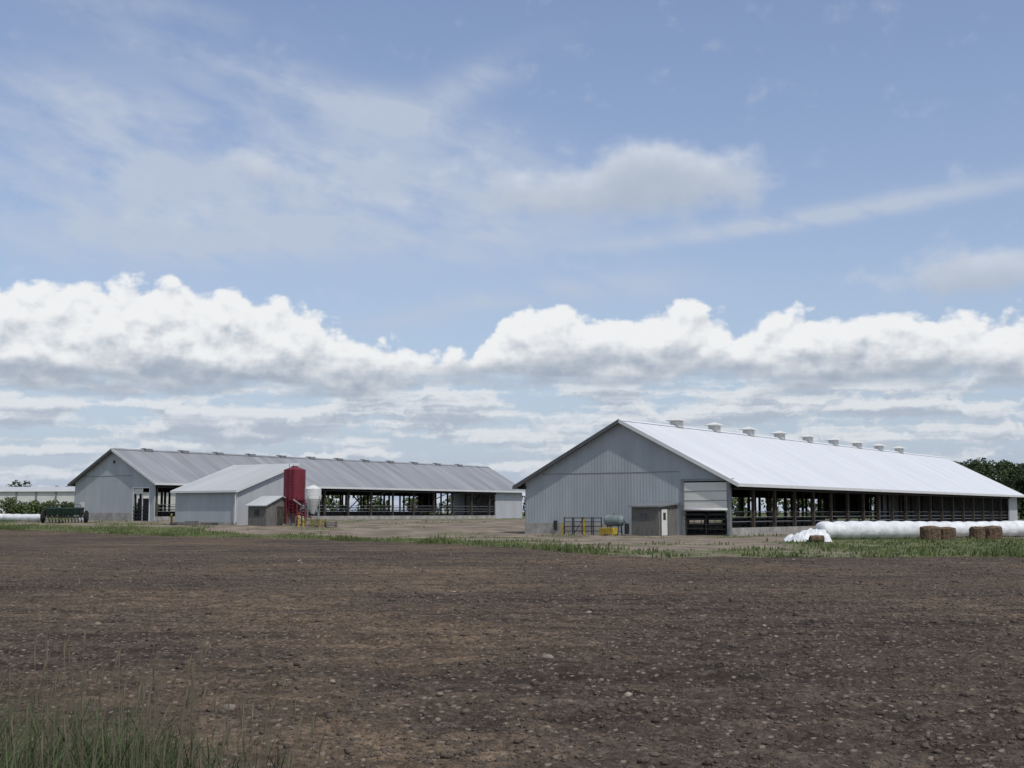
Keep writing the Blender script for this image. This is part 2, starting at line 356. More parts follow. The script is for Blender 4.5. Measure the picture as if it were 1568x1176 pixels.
# ------------------------------------------------------------------ barns
def barn(name, B, He, Hr, oh, roof, siding, notch, base_x, vents, bay, closed, far_open, vent_kind, brace):
    W, Ln, z0 = B['W'], B['L'], B['z']
    E = empty(name, (B['o'][0], B['o'][1], z0), ROT)
    nx0, nx1, nz = notch
    sl = (Hr-He)/(W/2)
    mb = MB()
    poly = [(0, -.4), (nx0, -.4), (nx0, nz)]
    poly += [(nx1, nz), (nx1, -.4), (W, -.4)] if nx1 < W-.05 else [(W, nz)]
    poly += [(W, He), (W/2, Hr), (0, He)]
    mb.prism(poly, 0, .15); mb.obj('front_gable_wall', siding, E)
    mb = MB(); mb.prism([(0, -.4), (W, -.4), (W, He), (W/2, Hr), (0, He)], Ln-.15, Ln); mb.obj('rear_gable_wall', siding, E)
    t = .10
    for side in (0, 1):
        sx = lambda x: x if side == 0 else W-x
        a = (-oh, He-sl*oh); b = (W/2, Hr)
        P = [(sx(a[0]), a[1]+.06), (sx(b[0]), b[1]+.06), (sx(b[0]), b[1]+.06+t), (sx(a[0]), a[1]+.06+t)]
        if side: P = P[::-1]
        mb = MB(); mb.prism(P, -.45, Ln+.45); mb.obj('roof_slope', roof, E)
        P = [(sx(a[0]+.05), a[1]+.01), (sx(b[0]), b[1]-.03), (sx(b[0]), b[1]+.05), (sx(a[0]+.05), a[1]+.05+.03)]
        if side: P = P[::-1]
        mb = MB(); mb.prism(P, .16, Ln-.16); mb.obj('roof_shade_lining', M_under, E)  # dark slab added under the roof to cut bounce light inside
        P = [(sx(a[0]), a[1]-.10), (sx(b[0]), b[1]-.10), (sx(b[0]), b[1]+.20), (sx(a[0]), a[1]+.20)]
        if side: P = P[::-1]
        mb = MB(); mb.prism(P, -.50, -.453); mb.prism(P, Ln+.453, Ln+.5)
        mb.obj('rake_trim', M_dtrim if side == 0 else M_trim, E)
        ex = sx(-oh-.04); mb = MB(); mb.box(min(ex, sx(-oh-.002)), max(ex, sx(-oh-.002)), -.5, Ln+.5, He-sl*oh-.06, He-sl*oh+.18); mb.obj('eave_fascia', M_trim, E)
    mb = MB(); mb.prism([(W/2-.3, Hr+.06), (W/2+.3, Hr+.06), (W/2, Hr+.23)], -.46, Ln+.46); mb.obj('ridge_cap', roof, E)
    mb = MB(); mb.box(W*.09, nx0-.3, -.02, -.002, He+.62, He+.68); mb.obj('siding_seam', M_pipe, E)
    mb = MB(); mb.box(-.02, base_x, -.05, -.002, -.3, .85); mb.obj('concrete_base', M_conc, E)
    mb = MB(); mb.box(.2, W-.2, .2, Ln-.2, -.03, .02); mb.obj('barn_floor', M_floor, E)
    mb = MB(); mb.box(W-.2, W, .15, Ln-closed, -.4, .55 if not brace else .45); mb.box(0, .2, .15, Ln-.15, -.4, .6)
    mb.obj('concrete_kerb_wall', M_conc, E)
    posts = MB(); pipes = MB(); hd = MB(); roll = MB()
    y = .3
    k = 0
    while y < Ln-closed+.1:
        posts.box(W-.24, W-.02, y, y+.2, .45, He-.05)
        posts.box(.02, .2, y, y+.2, .6, He-.05)
        for fx in (.33, .67): posts.box(W*fx-.1, W*fx+.1, y, y+.2, 0, He+sl*W*.33-.1)
        posts.beam((.2, y+.1, He-.1), (W-.2, y+.1, He-.1), .16)
        for q in range(6):
            x0 = W*(q/6); x1 = W*((q+.5)/6)
            zt = lambda x: He+sl*min(x, W-x)-.15
            posts.beam((max(x0, .3), y+.1, He-.1), (x1, y+.1, zt(x1)), .08)
            posts.beam((x1, y+.1, zt(x1)), (min(W*((q+1)/6), W-.3), y+.1, He-.1), .08)
        if brace and k % 3 == 2:
            posts.beam((W-.12, y+.2, 2.6), (W-.12, y+bay, He-.3), .10); posts.beam((W*.67, y+.2, He-.2), (W*.67, y+bay, .9), .10)
            posts.beam((W*.67, y+.2, .9), (W*.67, y+bay, He-.2), .10)
        y += bay; k += 1
    for zz in (1.0, 1.35, 1.75):
        pipes.cyl((W-.30, .3, zz), (W-.30, Ln-closed, zz), .03, 6)
        pipes.cyl((W*.67-.2, .3, zz-.2), (W*.67-.2, Ln-1, zz-.2), .03, 6)
        pipes.cyl((W*.33, .3, zz-.2), (W*.33, Ln-1, zz-.2), .03, 6)
    yy = 1.5
    while yy < Ln-2:
        pipes.cyl((W*.67-.9, yy, .1), (W*.67-.9, yy, 1.3), .03, 5); pipes.cyl((W*.67-2.2, yy, 1.2), (W*.67-.2, yy, 1.2), .03, 5)
        pipes.cyl((W*.67-2.2, yy, .7), (W*.67-.2, yy, .5), .03, 5)
        yy += 1.3
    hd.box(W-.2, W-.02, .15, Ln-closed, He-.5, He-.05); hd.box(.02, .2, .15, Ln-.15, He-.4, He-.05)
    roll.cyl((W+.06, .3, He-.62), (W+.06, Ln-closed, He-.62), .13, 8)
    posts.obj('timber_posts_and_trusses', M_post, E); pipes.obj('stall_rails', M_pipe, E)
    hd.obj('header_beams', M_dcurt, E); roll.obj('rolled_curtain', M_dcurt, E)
    if closed:
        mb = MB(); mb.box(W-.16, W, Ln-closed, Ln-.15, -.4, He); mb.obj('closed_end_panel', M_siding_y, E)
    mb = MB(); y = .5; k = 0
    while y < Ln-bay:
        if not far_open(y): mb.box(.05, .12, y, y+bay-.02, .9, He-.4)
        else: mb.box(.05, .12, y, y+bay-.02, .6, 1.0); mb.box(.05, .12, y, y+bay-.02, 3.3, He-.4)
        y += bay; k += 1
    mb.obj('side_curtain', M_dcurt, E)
    body = MB(); cap = MB()
    for vy in vents:
        if vent_kind == 'cupola':
            body.box(W/2-.40, W/2+.40, vy-.40, vy+.40, Hr+.05, Hr+.60)
            for q in (0, 1, 2): cap.box(W/2-.45, W/2+.45, vy-.45, vy+.45, Hr+.18+q*.14, Hr+.21+q*.14)
            a = .68; z = Hr+.60
            cap.add([(W/2-a, vy-a, z), (W/2+a, vy-a, z), (W/2+a, vy+a, z), (W/2-a, vy+a, z),
                     (W/2-a, vy-a, z+.06), (W/2+a, vy-a, z+.06), (W/2+a, vy+a, z+.06), (W/2-a, vy+a, z+.06), (W/2, vy, z+.32)],
                    [(3,2,1,0),(0,1,5,4),(1,2,6,5),(2,3,7,6),(3,0,4,7),(4,5,8),(5,6,8),(6,7,8),(7,4,8)])
        else:
            body.box(W/2-.38, W/2+.38, vy-.45, vy+.45, Hr+.05, Hr+.28)
            cap.prism([(W/2-.5, Hr+.28), (W/2+.5, Hr+.28), (W/2+.4, Hr+.38), (W/2-.4, Hr+.38)], vy-.6, vy+.6)
    body.obj('ridge_vent_bodies', M_door if vent_kind == 'cupola' else M_vent, E); cap.obj('ridge_vent_caps', M_door if vent_kind == 'cupola' else M_vent, E)
    return E

WR = RB['W']; WL = LB['W']
E1 = barn('dairy_barn', RB, 4.15, 8.8, .95, M_roofw, M_siding, (WR-3.85, WR, 4.05), WR-9.6,
          [9.35+7.3*i for i in range(9)], 4.1, 4.0, (lambda y: 4 < y < 16 or 34 < y < 64), 'cupola', False)
mb = MB(); mb.box(WR-3.7, WR-.18, -.08, -.03, 1.95, 3.95); mb.obj('roll_up_curtain_door', M_curt, E1)
mb = MB(); mb.cyl((WR-3.75, -.12, 1.9), (WR-.12, -.12, 1.9), .09, 8); mb.obj('curtain_roll_tube', M_trim, E1, smooth=True)
mb = MB(); mb.box(WR-3.95, WR-3.7, -.10, .2, -.3, 4.05); mb.box(WR-.18, WR+.06, -.10, .2, -.3, 4.05); mb.box(WR-3.95, WR+.3, -.12, .2, 4.05, 4.22)
for zz in (2.6, 3.3): mb.cyl((WR-3.7, -.09, zz), (WR-.18, -.09, zz), .025, 5)
mb.obj('door_frame', M_pipe, E1)
mb = MB()
for zz in (.45, .8, 1.15, 1.5): mb.cyl((WR-3.7, 0, zz), (WR-.2, 0, zz), .03, 6)
for xx_ in (WR-3.6, WR-1.95, WR-.3): mb.cyl((xx_, 0, .1), (xx_, 0, 1.6), .035, 6)
mb.obj('cattle_gate', M_dark, E1)
mb = MB(); mb.box(2.9, 3.15, -.25, -.06, .3, 1.05); mb.box(.02, .1, -.3, -.06, 3.6, 3.9); mb.obj('electrical_box', M_dark, E1)

E2 = barn('dairy_barn', LB, 4.25, 7.75, .7, M_roofg, M_siding_l, (WL-3.4, WL-.8, 3.5), WL-3.5,
          [4.5+5.35*i for i in range(12)], 4.4, 7.0, (lambda y: y < 60), 'box', True)
mb = MB()
for x0, x1, z1_ in ((WL-3.5, WL-3.4, 3.6), (WL-.8, WL-.7, 3.6)): mb.box(x0, x1, -.06, .1, -.3, z1_)
mb.box(WL-3.5, WL-.7, -.07, .1, 3.5, 3.62); mb.box(WL-2.0, WL-1.9, 0, .06, 0, 3.5)
mb.obj('doorway_frame', M_trim, E2)
mb = MB(); mb.box(WL-3.38, WL-2.0, .04, .09, 2.9, 3.45); mb.obj('half_drawn_door_curtain', M_curt, E2)
mb = MB(); mb.box(WL-3.38, WL-.82, .6, .66, 0, 2.4); mb.obj('inner_sliding_door', M_dcurt, E2)
mb = MB()
for zz in (.3, .7, 1.1, 1.5): mb.cyl((WL-3.4, -.04, zz), (WL-.8, -.04, zz), .035, 6)
mb.obj('doorway_gate', M_dark, E2)
mb = MB(); mb.box(WL/2-.12, WL/2+.12, -.1, -.01, 6.3, 6.6); mb.obj('gable_lamp', M_dark, E2)
mb = MB(); mb.box(1.0, 1.9, -.08, -.052, 0, 2.05); mb.obj('side_door', M_trim, E2)

# ------------------------------------------------------------------ mono-pitch farm shed
E = empty('farm_shed', (FS['o'][0], FS['o'][1], FS['z']), ROT)
W, D, hf, hb = FS['W'], FS['L'], 3.2, 5.75
mb = MB(); mb.box(0, W, 0, .12, -.5, hf); mb.obj('front_wall', M_siding_l, E)
mb = MB(); mb.box(0, W, D-.12, D, -.5, hb-.05); mb.obj('back_wall', M_siding_l, E)
P = [(.12, -.5), (D-.12, -.5), (D-.12, hb-.07), (.12, hf+.02)]
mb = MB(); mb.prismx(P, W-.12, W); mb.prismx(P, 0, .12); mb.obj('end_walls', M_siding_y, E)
s = (hb-hf)/D
P = [(-.35, hf-.35*s+.03), (D+.3, hb+.3*s+.03), (D+.3, hb+.3*s+.13), (-.35, hf-.35*s+.13)]
mb = MB(); mb.prismx(P, -.3, W+.3); mb.obj('roof', M_roofs, E)
P = [(-.35, hf-.35*s-.08), (D+.3, hb+.3*s-.08), (D+.3, hb+.3*s+.16), (-.35, hf-.35*s+.16)]
mb = MB(); mb.prismx(P, W+.303, W+.34); mb.prismx(P, -.34, -.303); mb.box(-.3, W+.3, -.42, -.353, hf-.35*s-.06, hf-.35*s+.12)
mb.obj('roof_trim', M_trim, E)
mb = MB(); mb.box(0, W, -.04, -.002, -.4, .25); mb.obj('concrete_base', M_conc, E)
mb = MB(); mb.box(W-.16, W+.05, -.05, -.003, .25, hf-.2); mb.obj('corner_trim', M_trim, E)
mb = MB(); mb.cyl((W+.08, -.3, .1), (W+.08, -.3, hf-.3), .05, 6); mb.obj('downpipe', M_trim, E)

# small weathered shed
sx_, sy_ = -22.2, 118.0; s_, w_ = 2.3, 3.8
o = (sx_-.825*s_, sy_+.568*s_)
E = empty('garden_shed', (o[0], o[1], gz(sx_, sy_)-.02), ROT)
mb = MB(); mb.box(0, s_, 0, w_, -.2, 1.9)
n0 = [(0, 1.9), (w_, 1.9), (w_/2, 2.65)]
mb.prismx(n0, 0.02, s_-.02); mb.obj('board_walls', M_wood, E)
for sgn in (0, 1):
    ya = lambda v: v if sgn == 0 else w_-v
    P = [(ya(-.25), 1.82), (ya(w_/2), 2.70), (ya(w_/2), 2.78), (ya(-.25), 1.90)]
    if sgn: P = P[::-1]
    mb = MB(); mb.prismx(P, -.2, s_+.2); mb.obj('roof_slope', M_roofs, E)
mb = MB(); mb.box(s_+.003, s_+.04, 1.3, 2.4, 0, 1.75)
mb.obj('plank_door', M_post, E)
mb = MB(); mb.box(s_+.003, s_+.05, 1.22, 1.3, 0, 1.8); mb.box(s_+.003, s_+.05, 2.4, 2.48, 0, 1.8); mb.box(s_+.003, s_+.05, 1.22, 2.48, 1.8, 1.88); mb.obj('door_trim', M_wood, E)
mb = MB(); mb.box(.8, 1.4, -.04, -.003, 1.0, 1.5); mb.obj('window', M_glass, E)

# lean-to shed against the right barn
c = (10.9, 97.0); s_, d_ = 2.3, 2.95
o = (c[0]-.825*s_, c[1]+.568*s_)
E = empty('wooden_shed', (o[0], o[1], gz(*c)-.02), ROT)
mb = MB(); mb.prismx([(0, -.2), (d_, -.2), (d_, 2.35), (0, 2.15)], 0, s_); mb.obj('board_walls', M_wood, E)
mb = MB(); mb.prismx([(-.25, 2.15), (d_, 2.38), (d_, 2.50), (-.25, 2.27)], -.15, s_+.2); mb.obj('roof', M_pipe, E)
mb = MB(); mb.box(s_+.003, s_+.05, .35, 1.25, .05, 2.0); mb.obj('white_door', M_door, E)
mb = MB(); mb.box(s_+.052, s_+.06, .6, 1.0, 1.2, 1.75); mb.obj('door_window', M_glass, E)
mb = MB(); mb.box(s_+.003, s_+.06, .25, .34, 0, 2.08); mb.box(s_+.003, s_+.06, 1.26, 1.35, 0, 2.08); mb.box(.7, 1.3, -.03, -.003, 1.2, 1.7); mb.obj('trim', M_dtrim, E)

# ------------------------------------------------------------------ bins
x, y = -20.1, 120.5; z = gz(x, y)
E = empty('red_feed_bin', (x, y, z), ROT+.5)
mb = MB(); n = 12
mb.cyl((0, 0, 2.3), (0, 0, 5.1), 1.0, n); mb.cyl((0, 0, 5.1), (0, 0, 5.35), 1.0, n, .35); mb.cyl((0, 0, 1.1), (0, 0, 2.3), .25, n, 1.0)
mb.cyl((0, 0, 5.35), (0, 0, 5.45), .3, n)
mb.obj('bin_body', M_red, E)
mb = MB()
for i in range(6):
    a = i*math.pi/3; mb.beam((1.0*math.cos(a), math.sin(a), -.1), (1.0*math.cos(a), math.sin(a), 2.6), .10)
    b = a+math.pi/3; mb.beam((math.cos(a), math.sin(a), .9), (math.cos(b), math.sin(b), .9), .06)
for zz in np.arange(.4, 5.4, .3): mb.cyl((-.2, -1.1, zz), (.2, -1.1, zz), .02, 4)
for xx_ in (-.2, .2): mb.cyl((xx_, -1.1, .1), (xx_, -1.1, 5.6), .025, 4)
mb.cyl((0, 0, 1.2), (1.5, .6, .7), .1, 8); mb.obj('legs_and_ladder', M_red, E)
mb = MB(); mb.box(-.9, .9, -.9, .9, -.3, .12); mb.obj('concrete_pad', M_conc, E)

x, y = -18.0, 118.0; z = gz(x, y)
E = empty('white_hopper_bin', (x, y, z), .3)
mb = MB(); mb.cyl((0, 0, 2.45), (0, 0, 3.35), .74, 20); mb.cyl((0, 0, 3.35), (0, 0, 3.7), .76, 20, .22); mb.cyl((0, 0, 1.1), (0, 0, 2.45), .14, 20, .74)
mb.cyl((0, 0, 3.7), (0, 0, 3.78), .26, 12); mb.obj('bin_body', M_fibre, E)
mb = MB()
for i in range(4):
    a = math.pi/4+i*math.pi/2; b = a+math.pi/2
    mb.beam((.74*math.cos(a), .74*math.sin(a), -.1), (.74*math.cos(a), .74*math.sin(a), 2.7), .07)
    mb.beam((.74*math.cos(a), .74*math.sin(a), .3), (.74*math.cos(b), .74*math.sin(b), 1.6), .035)
mb.cyl((0, 0, 1.15), (-1.6, 1.2, 2.4), .07, 8)
mb.obj('legs_and_auger', M_pipe, E)

def wheel(mb_t, mb_h, c, r, w, ax=(0, 1, 0)):
    ax = Vector(ax).normalized(); c = Vector(c)
    mb_t.cyl(c-ax*w/2, c-ax*w/4, r*.9, 18, r); mb_t.cyl(c-ax*w/4, c+ax*w/4, r, 18); mb_t.cyl(c+ax*w/4, c+ax*w/2, r, 18, r*.9)
    mb_h.cyl(c-ax*(w/2+.02), c+ax*(w/2+.02), r*.5, 12)

x, y = -43.8, 128.0
E = empty('seed_drill', (x, y, gz(x, y)), .1)
fr = MB(); bx = MB(); ty = MB(); hb_ = MB()
bx.prismx([(-.35, .75), (.35, .75), (.5, 1.35), (-.5, 1.35)], -1.7, 1.7); bx.prismx([(-.52, 1.35), (.52, 1.35), (.3, 1.5), (-.3, 1.5)], -1.75, 1.75)
fr.box(-1.9, 1.9, -.6, -.48, .5, .62); fr.box(-1.9, 1.9, .5, .62, .5, .62)
for xx_ in (-1.6, 0, 1.6): fr.beam((xx_, -.55, .6), (xx_, -.55, 1.75), .05)
fr.beam((-1.6, -.55, 1.75), (1.6, -.55, 1.75), .04)
for xx_ in np.linspace(-1.7, 1.7, 12):
    fr.beam((xx_, .5, .6), (xx_, .95, .12), .04); fr.cyl((xx_-.02, .95, .17), (xx_+.02, .95, .17), .17, 12)
    fr.cyl((xx_, 0, .75), (xx_, .8, .3), .025, 5)
fr.beam((-.3, -.6, .55), (0, -2.2, .45), .08); fr.beam((.3, -.6, .55), (0, -2.2, .45), .08)
for xx_ in (-2.05, 2.05): wheel(ty, hb_, (xx_, -.1, .6), .6, .28, (1, 0, 0))
for xx_ in (-1.5, -.5, .5, 1.5): fr.box(xx_-.04, xx_+.04, -.6, .6, .6, .75)
bx.obj('seed_hopper', M_green, E); fr.obj('frame_and_discs', M_dark, E); ty.obj('tyres', M_tyre, E); hb_.obj('wheel_hubs', M_dark, E)

# low feed crates (dull yellow) beside the bins
def crate(x, y, sx, sy, h, r, m):
    E = empty('feed_crate', (x, y, gz(x, y)), r); mb = MB()
    mb.box(-sx, sx, -sy, sy, .1, .16)
    for a in (-1, 1):
        for q in range(3):
            z0 = .17+q*(h-.17)/3; z1 = z0+(h-.17)/3-.03
            mb.box(-sx, sx, a*sy-.02, a*sy+.02, z0, z1); mb.box(a*sx-.02, a*sx+.02, -sy+.025, sy-.025, z0, z1)
    for a in (-1, 1):
        for b in (-1, 1): mb.box(a*sx-.05+.0, a*sx+.05, b*sy-.05, b*sy+.05, 0, h+.03)
    mb.obj('crate_slats', m, E)
crate(-17.2, 116.0, .55, .4, .72, ROT, M_olive); crate(-16.0, 115.6, .45, .4, .5, .3, M_wood)

def pallet_stack(x, y, n, r):
    E = empty('pallet_stack', (x, y, gz(x, y)), r); mb = MB()
    for k in range(n):
        z = k*.14
        for q in (-.55, -.02, .5): mb.box(-.6, .6, q, q+.07, z, z+.09)
        for q in np.linspace(-.6, .5, 6): mb.box(q, q+.11, -.56, .58, z+.092, z+.115)
    mb.obj('pallets', M_wood, E)
pallet_stack(-29.8, 121.5, 3, .2); pallet_stack(-27.9, 120.6, 2, -.4); pallet_stack(-31.3, 122.8, 2, .9)

def bollard(x, y, h=1.0):
    E = empty('yellow_bollard', (x, y, gz(x, y))); mb = MB(); mb.cyl((0, 0, -.1), (0, 0, h), .1, 10); mb.cyl((0, 0, h), (0, 0, h+.07), .1, 10, .04); mb.obj('bollard_post', M_yellow, E)
    mb = MB(); mb.cyl((0, 0, h*.7), (0, 0, h*.78), .104, 10); mb.obj('bollard_band', M_dark, E)
bollard(-33.6, 129.0); bollard(-19.0, 116.4); bollard(-18.5, 115.9, .7)

x, y = 7.75, 98.9
E = empty('propane_tank', (x, y, gz(x, y)), ROT)
mb = MB(); mb.cyl((-.62, 0, 1.12), (.62, 0, 1.12), .42, 20); mb.cyl((-.82, 0, 1.12), (-.62, 0, 1.12), .22, 20, .42); mb.cyl((.62, 0, 1.12), (.82, 0, 1.12), .42, 20, .22); mb.cyl((0, 0, 1.5), (0, 0, 1.68), .1, 8)
mb.obj('tank', M_tank, E, smooth=False)
mb = MB()
for a in (-.45, .45):
    mb.beam((a, -.35, 0), (a, -.2, .8), .07); mb.beam((a, .35, 0), (a, .2, .8), .07); mb.beam((a, -.35, .3), (a, .35, .3), .05)
mb.box(.95, 1.2, -.15, .15, .1, .9); mb.cyl((1.05, 0, .9), (.3, 0, 1.5), .03, 6); mb.obj('stand_and_pump', M_dark, E)
x, y = 7.2, 97.6
E = empty('yellow_feeder', (x, y, gz(x, y)), ROT)
mb = MB(); mb.prismx([(-.3, .12), (.3, .12), (.38, .6), (-.38, .6)], -.6, .6)
for a in (-.5, .5):
    mb.box(a-.05, a+.05, -.35, -.25, 0, .12); mb.box(a-.05, a+.05, .25, .35, 0, .12)
mb.obj('feeder_trough', M_yellow, E, bevel=.03)
x, y = 5.1, 100.0
E = empty('livestock_headgate', (x, y, gz(x, y)), ROT)
mb = MB()
for q in (0, 1.2):
    for zz in (.3, .65, 1.0, 1.3): mb.cyl((-1.3, q, zz), (1.3, q, zz), .03, 6)
    for a in (-1.3, -.43, .43, 1.3): mb.beam((a, q, 0), (a, q, 1.35), .06)
mb.cyl((-1.3, 0, 1.3), (-1.3, 1.2, 1.3), .03, 6); mb.cyl((1.3, 0, 1.3), (1.3, 1.2, 1.3), .03, 6)
mb.beam((-.43, 0, .1), (.43, 0, 1.3), .04); mb.obj('rails', M_dark, E)
mb = MB(); mb.box(-1.5, -1.38, -.1, .1, 0, .9); mb.box(.45, .55, -.1, .1, .05, 1.25); mb.obj('yellow_uprights', M_yellow, E)

# ------------------------------------------------------------------ bale tube, loose wrap, hay bales
def tube(name, p0, p1, r, seg=1.2):
    p0 = Vector(p0); p1 = Vector(p1); Ln = (p1-p0).length; d = (p1-p0)/Ln; s = Vector((-d.y, d.x, 0))
    E = empty(name, (0, 0, 0)); mb = MB(); n = 18; k = int(Ln/.15); vs = []; fs = []
    for i in range(k+1):
        t = i/k*Ln; ph = (t % seg)/seg; sj = int(t/seg)
        rr = r*(.86+.16*math.sin(math.pi*ph)**.5)*(1+.06*math.sin(sj*12.9898))
        if i == 0 or i == k: rr *= .75
        c = p0+d*t; c.z = gz(c.x, c.y)+r*.9; c += s*.06*math.sin(sj*7.1)
        for j in range(n):
            a = 2*math.pi*j/n; q = rr*(1+random.uniform(-.025, .025)); vs.append(c+s*math.cos(a)*q+Vector((0, 0, math.sin(a)*q*.95)))
    for i in range(k):
        for j in range(n): fs.append((i*n+j, (i+1)*n+j, (i+1)*n+(j+1) % n, i*n+(j+1) % n))
    fs.append(tuple(range(n))); fs.append(tuple(reversed(range(k*n, k*n+n))))
    mb.add(vs, fs); mb.obj('wrapped_bales', M_wrap, E, smooth=True); return E
tube('wrapped_bale_row', (20.3, 86.5, 0), (58, 106, 0), .64)
tube('wrapped_bale_row', (-62, 137.5, 0), (-47.0, 131.5, 0), .42)
x, y = 18.2, 80.5
E = empty('loose_bale_wrap', (x, y, gz(x, y)), .35)
n = 44; vs = []; fs = []
for i in range(n+1):
    for j in range(n+1):
        u_ = i/n*2-1; v_ = j/n*2-1; r2 = (abs(u_)**3*.95+abs(v_)**3)
        h = max(0, 1-r2)**.5*(.66+.24*u_)
        nzv = float(vn(np.array(u_*3.0+5), np.array(v_*3.0+9), 5))-.5; nz2 = float(vn(np.array(u_*8+5), np.array(v_*8+9), 6))-.5
        ek = 1.0 if r2 < 1 else .2
        vs.append((u_*1.35+nz2*.16, v_*1.1+nzv*.3, max(.02+.01*random.random(), h+(nzv*.45+nz2*.24)*ek)))
for i in range(n):
    for j in range(n):
        a = i*(n+1)+j
        um = (i+.5)/n*2-1; vm = (j+.5)/n*2-1
        if um*um+vm*vm < 1.25+.5*math.sin(math.atan2(vm, um)*5+1): fs.append((a, a+n+1, a+n+2, a+1))
mb = MB(); mb.add(vs, fs); mb.obj('torn_plastic_sheet', M_wrap, E)
mb = MB(); mb.cyl((-.5, -1.05, .2), (.3, -1.2, .2), .22, 14); mb.obj('exposed_silage', M_bale, E)
def bale(x, y, hx, hy, h, rot, z0=0.0):      # weathered big square bale, slumped and frayed
    E = empty('square_hay_bale', (x, y, gz(x, y)+z0), rot); n = 9; vs = {}; V_ = []; F_ = []
    def vid(i, j, k):
        key = (i, j, k)
        if key not in vs:
            u, v, w_ = i/n*2-1, j/n*2-1, k/n
            f = 1-.10*max(0, abs(u)-.6)/.4*max(0, abs(v)-.6)/.4*2-.10*(w_ > .9)
            fl = .035*(random.random()-.5)
            band = -.02 if i in (3, 6) else 0
            V_.append((u*hx*f+fl, v*hy*(f+band)+.04*(random.random()-.5), w_*h*(1-.06*u*u-.05*v*v)+.04*(random.random()-.5)))
            vs[key] = len(V_)-1
        return vs[key]
    for a in range(n):
        for b in range(n):
            F_.append((vid(a, b, n), vid(a+1, b, n), vid(a+1, b+1, n), vid(a, b+1, n)))
            F_.append((vid(a, 0, b), vid(a+1, 0, b), vid(a+1, 0, b+1), vid(a, 0, b+1)))
            F_.append((vid(a+1, n, b), vid(a, n, b), vid(a, n, b+1), vid(a+1, n, b+1)))
            F_.append((vid(0, a+1, b), vid(0, a, b), vid(0, a, b+1), vid(0, a+1, b+1)))
            F_.append((vid(n, a, b), vid(n, a+1, b), vid(n, a+1, b+1), vid(n, a, b+1)))
            F_.append((vid(a, b+1, 0), vid(a+1, b+1, 0), vid(a+1, b, 0), vid(a, b, 0)))
    mb = MB(); mb.add(V_, F_); mb.obj('packed_hay', M_bale, E)
bale(27.3, 85.4, .60, .5, .92, .1); bale(28.6, 86.1, .55, .5, .84, -.12)
bale(30.9, 86.9, .42, .5, .86, .2); bale(32.0, 87.1, .56, .5, .90, -.05)

# ------------------------------------------------------------------ distant long white building, trees
E = empty('long_white_barn', (-125, 262, .8), math.radians(-8))
mb = MB(); mb.box(0, 62, -9, 0, 0, 4.9); mb.obj('curtain_walls', M_curt, E)
mb = MB(); mb.prismx([(-9.4, 4.9), (.4, 4.9), (-4.5, 5.9)], -.4, 62.4); mb.obj('roof', M_roofs, E)
mb = MB()
for q in np.arange(0, 62, 4.0): mb.box(q, q+.3, -9.15, -9.01, 0, 4.9)
mb.box(0, 62, -9.12, -9.0, 2.3, 2.5); mb.obj('posts', M_pipe, E)

def tree_mass(name, specs, m, leaf=.55, per=620):
    E = empty(name, (0, 0, 0)); tr = MB(); PV = []
    for (x, y, h, w) in specs:
        z = gz(x, y)
        tr.cyl((x, y, z-.2), (x, y, z+h*.5), w*.05+.06, 7, w*.03+.03)
        lobes = []
        for k in range(11):
            a = random.random()*6.28; rr = random.random()**.6*w*.36; hh = h*(.16+.70*random.random())
            sc = w*(.15+.14*random.random())*(1.2-.5*hh/h)
            c = (x+rr*math.cos(a), y+rr*math.sin(a), z+hh); lobes.append((c, sc))
            tr.cyl((x, y, z+h*.22+hh*.2), c, .07+w*.01, 5, .03)
        lobes.append(((x, y, z+h*.84), w*.17))
        for c, sc in lobes:
            n = per//11; v = rng.normal(size=(n, 3)); v /= np.linalg.norm(v, axis=1)[:, None]
            r = sc*(.45+.6*rng.random(n))**.7
            P = np.array(c)+v*r[:, None]*np.array([1, 1, .85])
            PV.append(P)
    P = np.concatenate(PV); P[:, 2] = np.maximum(P[:, 2], 0.3); n = len(P); s = leaf*(.5+.8*rng.random(n))
    a = rng.normal(size=(n, 3)); a /= np.linalg.norm(a, axis=1)[:, None]; b = np.cross(a, rng.normal(size=(n, 3))); b /= np.linalg.norm(b, axis=1)[:, None]
    Q = np.stack([P+(a+b*.2)*s[:, None]*.6, P+(b*.9-a*.1)*s[:, None]*.55, P-(a*.8)*s[:, None]*.6, P-(b+a*.2)*s[:, None]*.5], 1)
    npmesh('foliage', Q.reshape(-1, 3), np.arange(n*4).reshape(-1, 4), m, E)
    tr.obj('trunks_and_limbs', M_trunk, E)
R = random.uniform
tree_mass('distant_woodland', [(81+i*3.6+R(-1, 1), 262+R(-8, 8), 12.2+R(-1.0, .8)-.02*i, R(9, 11)) for i in range(19)]
          + [(84+i*4.0+R(-1, 1), 275+R(-5, 5), 12.4+R(-1.2, 1.2), R(9, 11.5)) for i in range(17)], M_leaf, .42, 3000)
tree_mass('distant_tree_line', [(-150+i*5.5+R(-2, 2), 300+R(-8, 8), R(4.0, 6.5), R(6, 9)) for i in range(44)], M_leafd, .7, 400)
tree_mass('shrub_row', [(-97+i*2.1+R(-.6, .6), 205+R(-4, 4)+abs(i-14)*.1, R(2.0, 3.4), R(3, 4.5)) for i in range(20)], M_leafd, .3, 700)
tree_mass('distant_tree_line', [(-108+R(-2, 2)+i*5, 285+R(-4, 4), 7.3+R(-1, .6), R(6, 8)) for i in range(5)], M_leaf, .5, 600)

